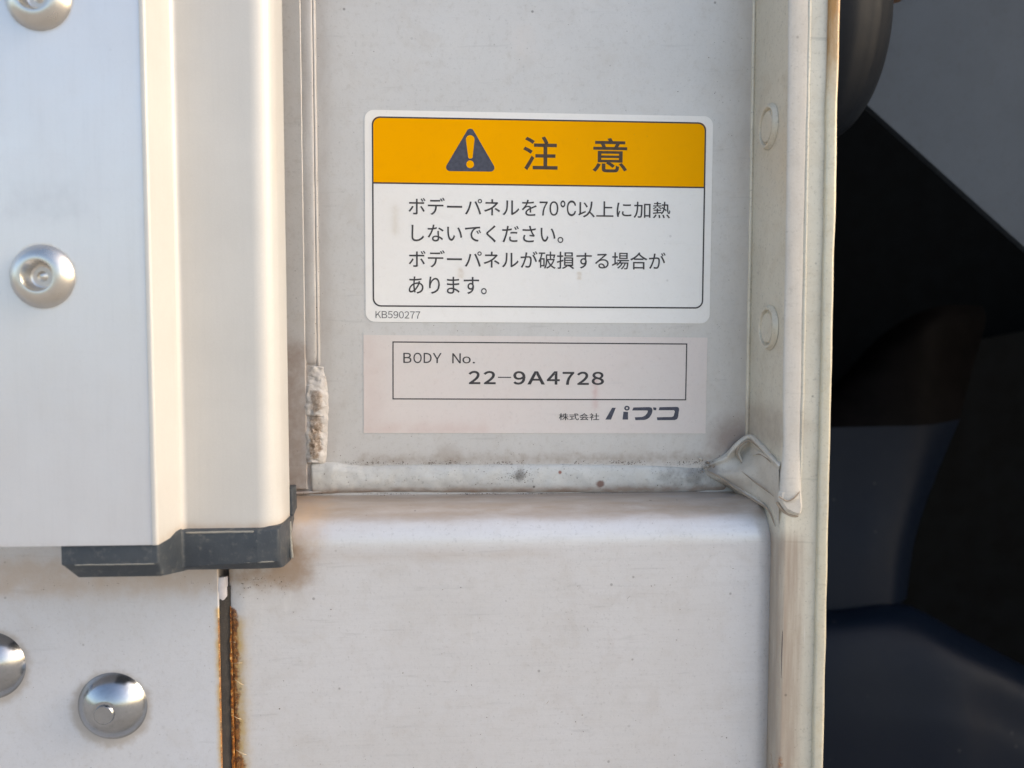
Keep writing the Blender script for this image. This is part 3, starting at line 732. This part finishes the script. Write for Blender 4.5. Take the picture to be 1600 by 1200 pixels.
lettering(F, 'ボデーパネルを', (638.3, 308.3), (838.3, 338), .00024, M['ink'], wl, .004)
lettering(F, '７', (843, 315), (855.6, 337), .00024, M['ink'], wl, .004); lettering(F, '０', (858.4, 314.5), (872.3, 337.4), .00024, M['ink'], wl, .004)
lettering(F, '℃', (875.6, 313.2), (899.8, 338), .00024, M['ink'], wl, .004)
lettering(F, '以上に加熱', (903.5, 313.8), (1046.8, 341.6), .00024, M['ink'], wl, .004)
lettering(F, 'しないでください。', (643, 350.6), (880, 380), .00024, M['ink'], wl, .004)
lettering(F, 'ボデーパネルが破損する場合が', (638.6, 390.6), (1039.5, 421.8), .00024, M['ink'], wl, .004)
lettering(F, 'あります。', (638.6, 432), (760.5, 460), .00024, M['ink'], wl, .004)
for k, ch in enumerate('ＫＢ５９０２７７'):
    x0_ = 587+[0, 9.6, 19.2, 28.0, 36.6, 45.2, 53.8, 62.4][k]
    lettering(F, ch, (x0_, 486+k*.1), (x0_+(8.6 if k < 2 else 7.4), 497.0+k*.12), .00024, M['ink_light'], wl, 0)

# --- body number label
G = Frame2D((568.4, 523.4), (1105.4, 527.4), 0)
gl = G.loc(568.2, 600)[0]; gr = G.loc(1103.8, 600)[0]; gt = G.loc(835, 525.4)[1]; gb = G.loc(835, 676.8)[1]
nl = thing('number_label', 'pinkish paper body number sticker with black frame below the caution sticker', 'label', tuple(G.w((gl+gr)/2, gb, 0)))
v_, f_ = sticker(G, 'film', [(gl, gb), (gr, gb), (gr, gt), (gl, gt)], None, .00014, '', '')
mesh_obj('film', v_, f_, M['label_pink'], nl, True, 30)
f0, f1 = G.loc(613.3, 580)[0], G.loc(1072.8, 580)[0]; f2 = G.loc(843, 535)[1]; f3 = G.loc(843, 624.8)[1]; lw = .00034
band(G, 'border_line', [(f0, f3), (f1, f3), (f1, f2), (f0, f2)], [(f0+lw, f3+lw), (f1-lw, f3+lw), (f1-lw, f2-lw), (f0+lw, f2-lw)], .00018, M['ink'], nl)
for ch, x0_, x1_, up_, lo_ in [('Ｂ', 630.3, 643, 551.2, 567), ('Ｏ', 646, 659, 551, 567.5), ('Ｄ', 662, 674.5, 551.4, 567.2), ('Ｙ', 676.3, 690, 551.6, 567.4), ('Ｎ', 706.7, 720, 552, 567.6), ('ｏ', 722.5, 735.5, 557, 567.8), ('.', 738.6, 742.2, 565.4, 567.9)]:
    lettering(G, ch, (x0_, up_), (x1_, lo_), .00018, M['ink'], nl, .006 if ch != '.' else 0)
xx = 732.0
for ch, x0_, x1_, up_, lo_ in [('２', 732, 750.5, 579.3, 600.2), ('２', 755.5, 774.5, 579.5, 600.3), ('-', 778, 798.5, 588.7, 590.4), ('９', 802, 821, 579.8, 601), ('Ａ', 824, 851.5, 580, 600.8), ('４', 854.5, 874.5, 580, 601), ('７', 879, 897, 581, 601.2), ('２', 901.5, 920, 580.6, 601.4), ('８', 924.5, 943.5, 580.8, 601.6)]:
    lettering(G, ch, (x0_, up_), (x1_, lo_), .00018, M['ink'], nl, .022 if ch != '-' else 0)
lettering(G, '株式会社', (873, 645.6), (936, 656.6), .00018, M['ink'], nl, .012)
def Lp(pts): return [G.loc(830+x/5.3333, 510+y/5.3333) for x, y in pts]
sheet(G, 'emblem_stroke', Lp([(673,678),(704,678),(664,776),(617,776)]), .00018, M['ink_blue'], nl)
sheet(G, 'emblem_stroke', Lp([(768,710),(806,712),(806,776),(760,776)]), .00018, M['ink_blue'], nl)
cO = [(797+23*math.cos(2*math.pi*k/24), 681+20*math.sin(2*math.pi*k/24)) for k in range(24)]
cI = [(797+9*math.cos(2*math.pi*k/24), 681+8*math.sin(2*math.pi*k/24)) for k in range(24)]
band(G, 'emblem_ring', Lp(cO), Lp(cI), .00018, M['ink_blue'], nl)
sheet(G, 'emblem_stroke', Lp([(840,700),(851,675),(985,672),(1003,678),(1010,694),(1008,714),(1000,736),(985,758),(966,772),(945,779),(868,781),(862,757),(925,754),(948,743),(966,722),(972,703),(962,700)]), .00018, M['ink_blue'], nl)
sheet(G, 'emblem_stroke', Lp([(1014,674),(1043,677),(1040,699),(1018,697)]), .00018, M['ink_blue'], nl)
sheet(G, 'emblem_stroke', Lp([(1068,673),(1215,670),(1228,676),(1232,690),(1222,758),(1214,772),(1195,780),(1050,781),(1045,757),(1172,754),(1186,746),(1196,708),(1188,698),(1060,698)]), .00018, M['ink_blue'], nl)
hair([(642,661),(645,670),(651,675),(660,675),(669,672)], -.17, .09, nl); hair([(700,667),(703,672)], -.17, .07, nl)
hair([(867,670),(872,672),(876,671),(880,674)], -.17, .14, nl); hair([(843,662),(850,664),(856,663)], -.17, .06, nl); hair([(849,646),(856,654)], -.17, .05, nl)
hair([(1013,619),(1017,620)], -.17, .09, nl); hair([(1040,604),(1047,600)], -.17, .05, nl)

# ------------------------------------------------------------------ what stands in the dark gap at the right
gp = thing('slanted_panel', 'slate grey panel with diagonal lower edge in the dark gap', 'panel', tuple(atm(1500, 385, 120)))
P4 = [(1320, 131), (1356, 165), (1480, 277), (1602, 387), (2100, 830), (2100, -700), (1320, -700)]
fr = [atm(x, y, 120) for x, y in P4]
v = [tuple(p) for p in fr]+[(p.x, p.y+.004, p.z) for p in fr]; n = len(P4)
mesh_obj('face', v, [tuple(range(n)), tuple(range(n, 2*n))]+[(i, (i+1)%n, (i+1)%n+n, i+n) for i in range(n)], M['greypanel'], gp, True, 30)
# rounded rubber body above: solid of revolution about a vertical axis with a moulded rib
rc = atm(1268, 18, 60)
rb = thing('rubber_buffer', 'dark rounded rubber buffer hanging behind the flange top', 'buffer', (rc.x, rc.y, rc.z-.05))
sx = (1388-1268)/FPX*(DIST+.060); sz = 205/FPX*(DIST+.060)
v = []; nu, nv = 64, 40
for i in range(nu):
    an = 2*math.pi*i/nu
    for j in range(nv):
        if j < 26:
            ph = math.pi/2*j/25; r = sx*math.sin(ph)**.92; z = rc.z-sz*math.cos(ph)
        else:
            z = rc.z+(j-25)*.010; r = sx*(1+.01*math.sin(j))
        rib = .0012*math.exp(-((an-4.95)/.05)**2)+.0008*math.exp(-((an-5.3)/.04)**2)
        v.append((rc.x+(r+rib)*math.cos(an), rc.y+(r+rib)*math.sin(an)*.8, z))
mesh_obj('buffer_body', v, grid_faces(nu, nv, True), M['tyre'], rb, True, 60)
q = atm(1402, -4, 75)
plate('mount_tab', [(q.x-.01, q.z-.003), (q.x+.004, q.z+.0008), (q.x+.004, q.z+.02), (q.x-.01, q.z+.02)], q.y, q.y+.006, flat_mat('rusty_bracket', (.16,.09,.05), .7), rb)

# moulded dark fender: two smooth pressed surfaces meeting in a bent ridge
fd = thing('fender', 'dark dusty moulded fender with bent ridge at the lower right', 'fender', tuple(atm(1450, 1250, 200)))
def loft(name, rows_, mat, nu_=40, nv_=30):
    r3 = [[tuple(atm(*p)) for p in r] for r in rows_]; v_ = []
    for i_ in range(nu_+1):
        col_ = [crom(r, i_/nu_) for r in r3]
        for j_ in range(nv_+1): v_.append(crom(col_, j_/nv_))
    return mesh_obj(name, v_, grid_faces(nu_+1, nv_+1), mat, fd, True)
r2 = [(1150,672,222),(1300,668,218),(1390,666,216),(1450,664,218),(1500,655,232)]
loft('upper_face', [[(1150,740,250),(1300,604,245),(1380,522,242),(1460,480,244),(1535,478,268)],
    [(1150,735,238),(1300,618,234),(1390,550,230),(1465,512,233),(1540,505,262)], [(1150,705,230),(1300,642,226),(1390,610,222),(1458,590,226),(1520,575,252)], r2], M['brown_reflection'])
loft('side_face', [r2, [(1150,780,216),(1300,776,212),(1380,770,210),(1430,760,213),(1462,745,228)], [(1150,880,208),(1300,874,204),(1370,866,203),(1408,856,207),(1430,840,224)],
    [(1150,964,203),(1300,957,199),(1368,950,199),(1400,945,203),(1416,935,222)]], M['navy'])
loft('lower_face', [[(1150,958,208),(1300,950,204),(1404,942,206),(1500,988,200),(1600,1040,196),(1800,1140,190)],
    [(1150,968,196),(1300,960,192),(1404,952,194),(1500,1000,187),(1600,1052,182),(1800,1155,178)],
    [(1150,1000,182),(1300,994,178),(1404,990,178),(1500,1030,172),(1590,1076,170),(1800,1190,166)],
    [(1150,1080,172),(1300,1080,168),(1404,1080,167),(1500,1100,164),(1570,1125,166),(1800,1260,160)],
    [(1150,1220,166),(1300,1220,162),(1404,1220,160),(1500,1220,158),(1580,1240,160),(1800,1340,154)],
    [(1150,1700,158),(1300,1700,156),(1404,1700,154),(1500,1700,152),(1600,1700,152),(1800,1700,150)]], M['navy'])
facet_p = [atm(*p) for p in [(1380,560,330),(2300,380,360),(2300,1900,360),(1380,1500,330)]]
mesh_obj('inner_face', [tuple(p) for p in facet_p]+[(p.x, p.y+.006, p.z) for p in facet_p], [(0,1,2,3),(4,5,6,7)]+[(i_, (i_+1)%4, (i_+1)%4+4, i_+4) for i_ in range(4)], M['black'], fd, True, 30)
# recess that holds them: dark housing, open towards the viewer
hs = thing('wheel_housing', 'black sooty housing behind everything in the gap', 'housing', (.5, .5, ZB-.2))
def slab(name, x0, y0, z0, x1, y1, z1, mat):
    vv = [(x, y, z) for x in (x0, x1) for y in (y0, y1) for z in (z0, z1)]
    return mesh_obj(name, vv, [(0,1,3,2),(4,5,7,6),(0,1,5,4),(2,3,7,6),(0,2,6,4),(1,3,7,5)], mat, hs, False)
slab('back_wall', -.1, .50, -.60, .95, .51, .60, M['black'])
slab('sun_block_wall', .94, -.08, -.60, .95, .498, .60, M['black'])  # unseen wall, added to keep the sun off the things in the gap
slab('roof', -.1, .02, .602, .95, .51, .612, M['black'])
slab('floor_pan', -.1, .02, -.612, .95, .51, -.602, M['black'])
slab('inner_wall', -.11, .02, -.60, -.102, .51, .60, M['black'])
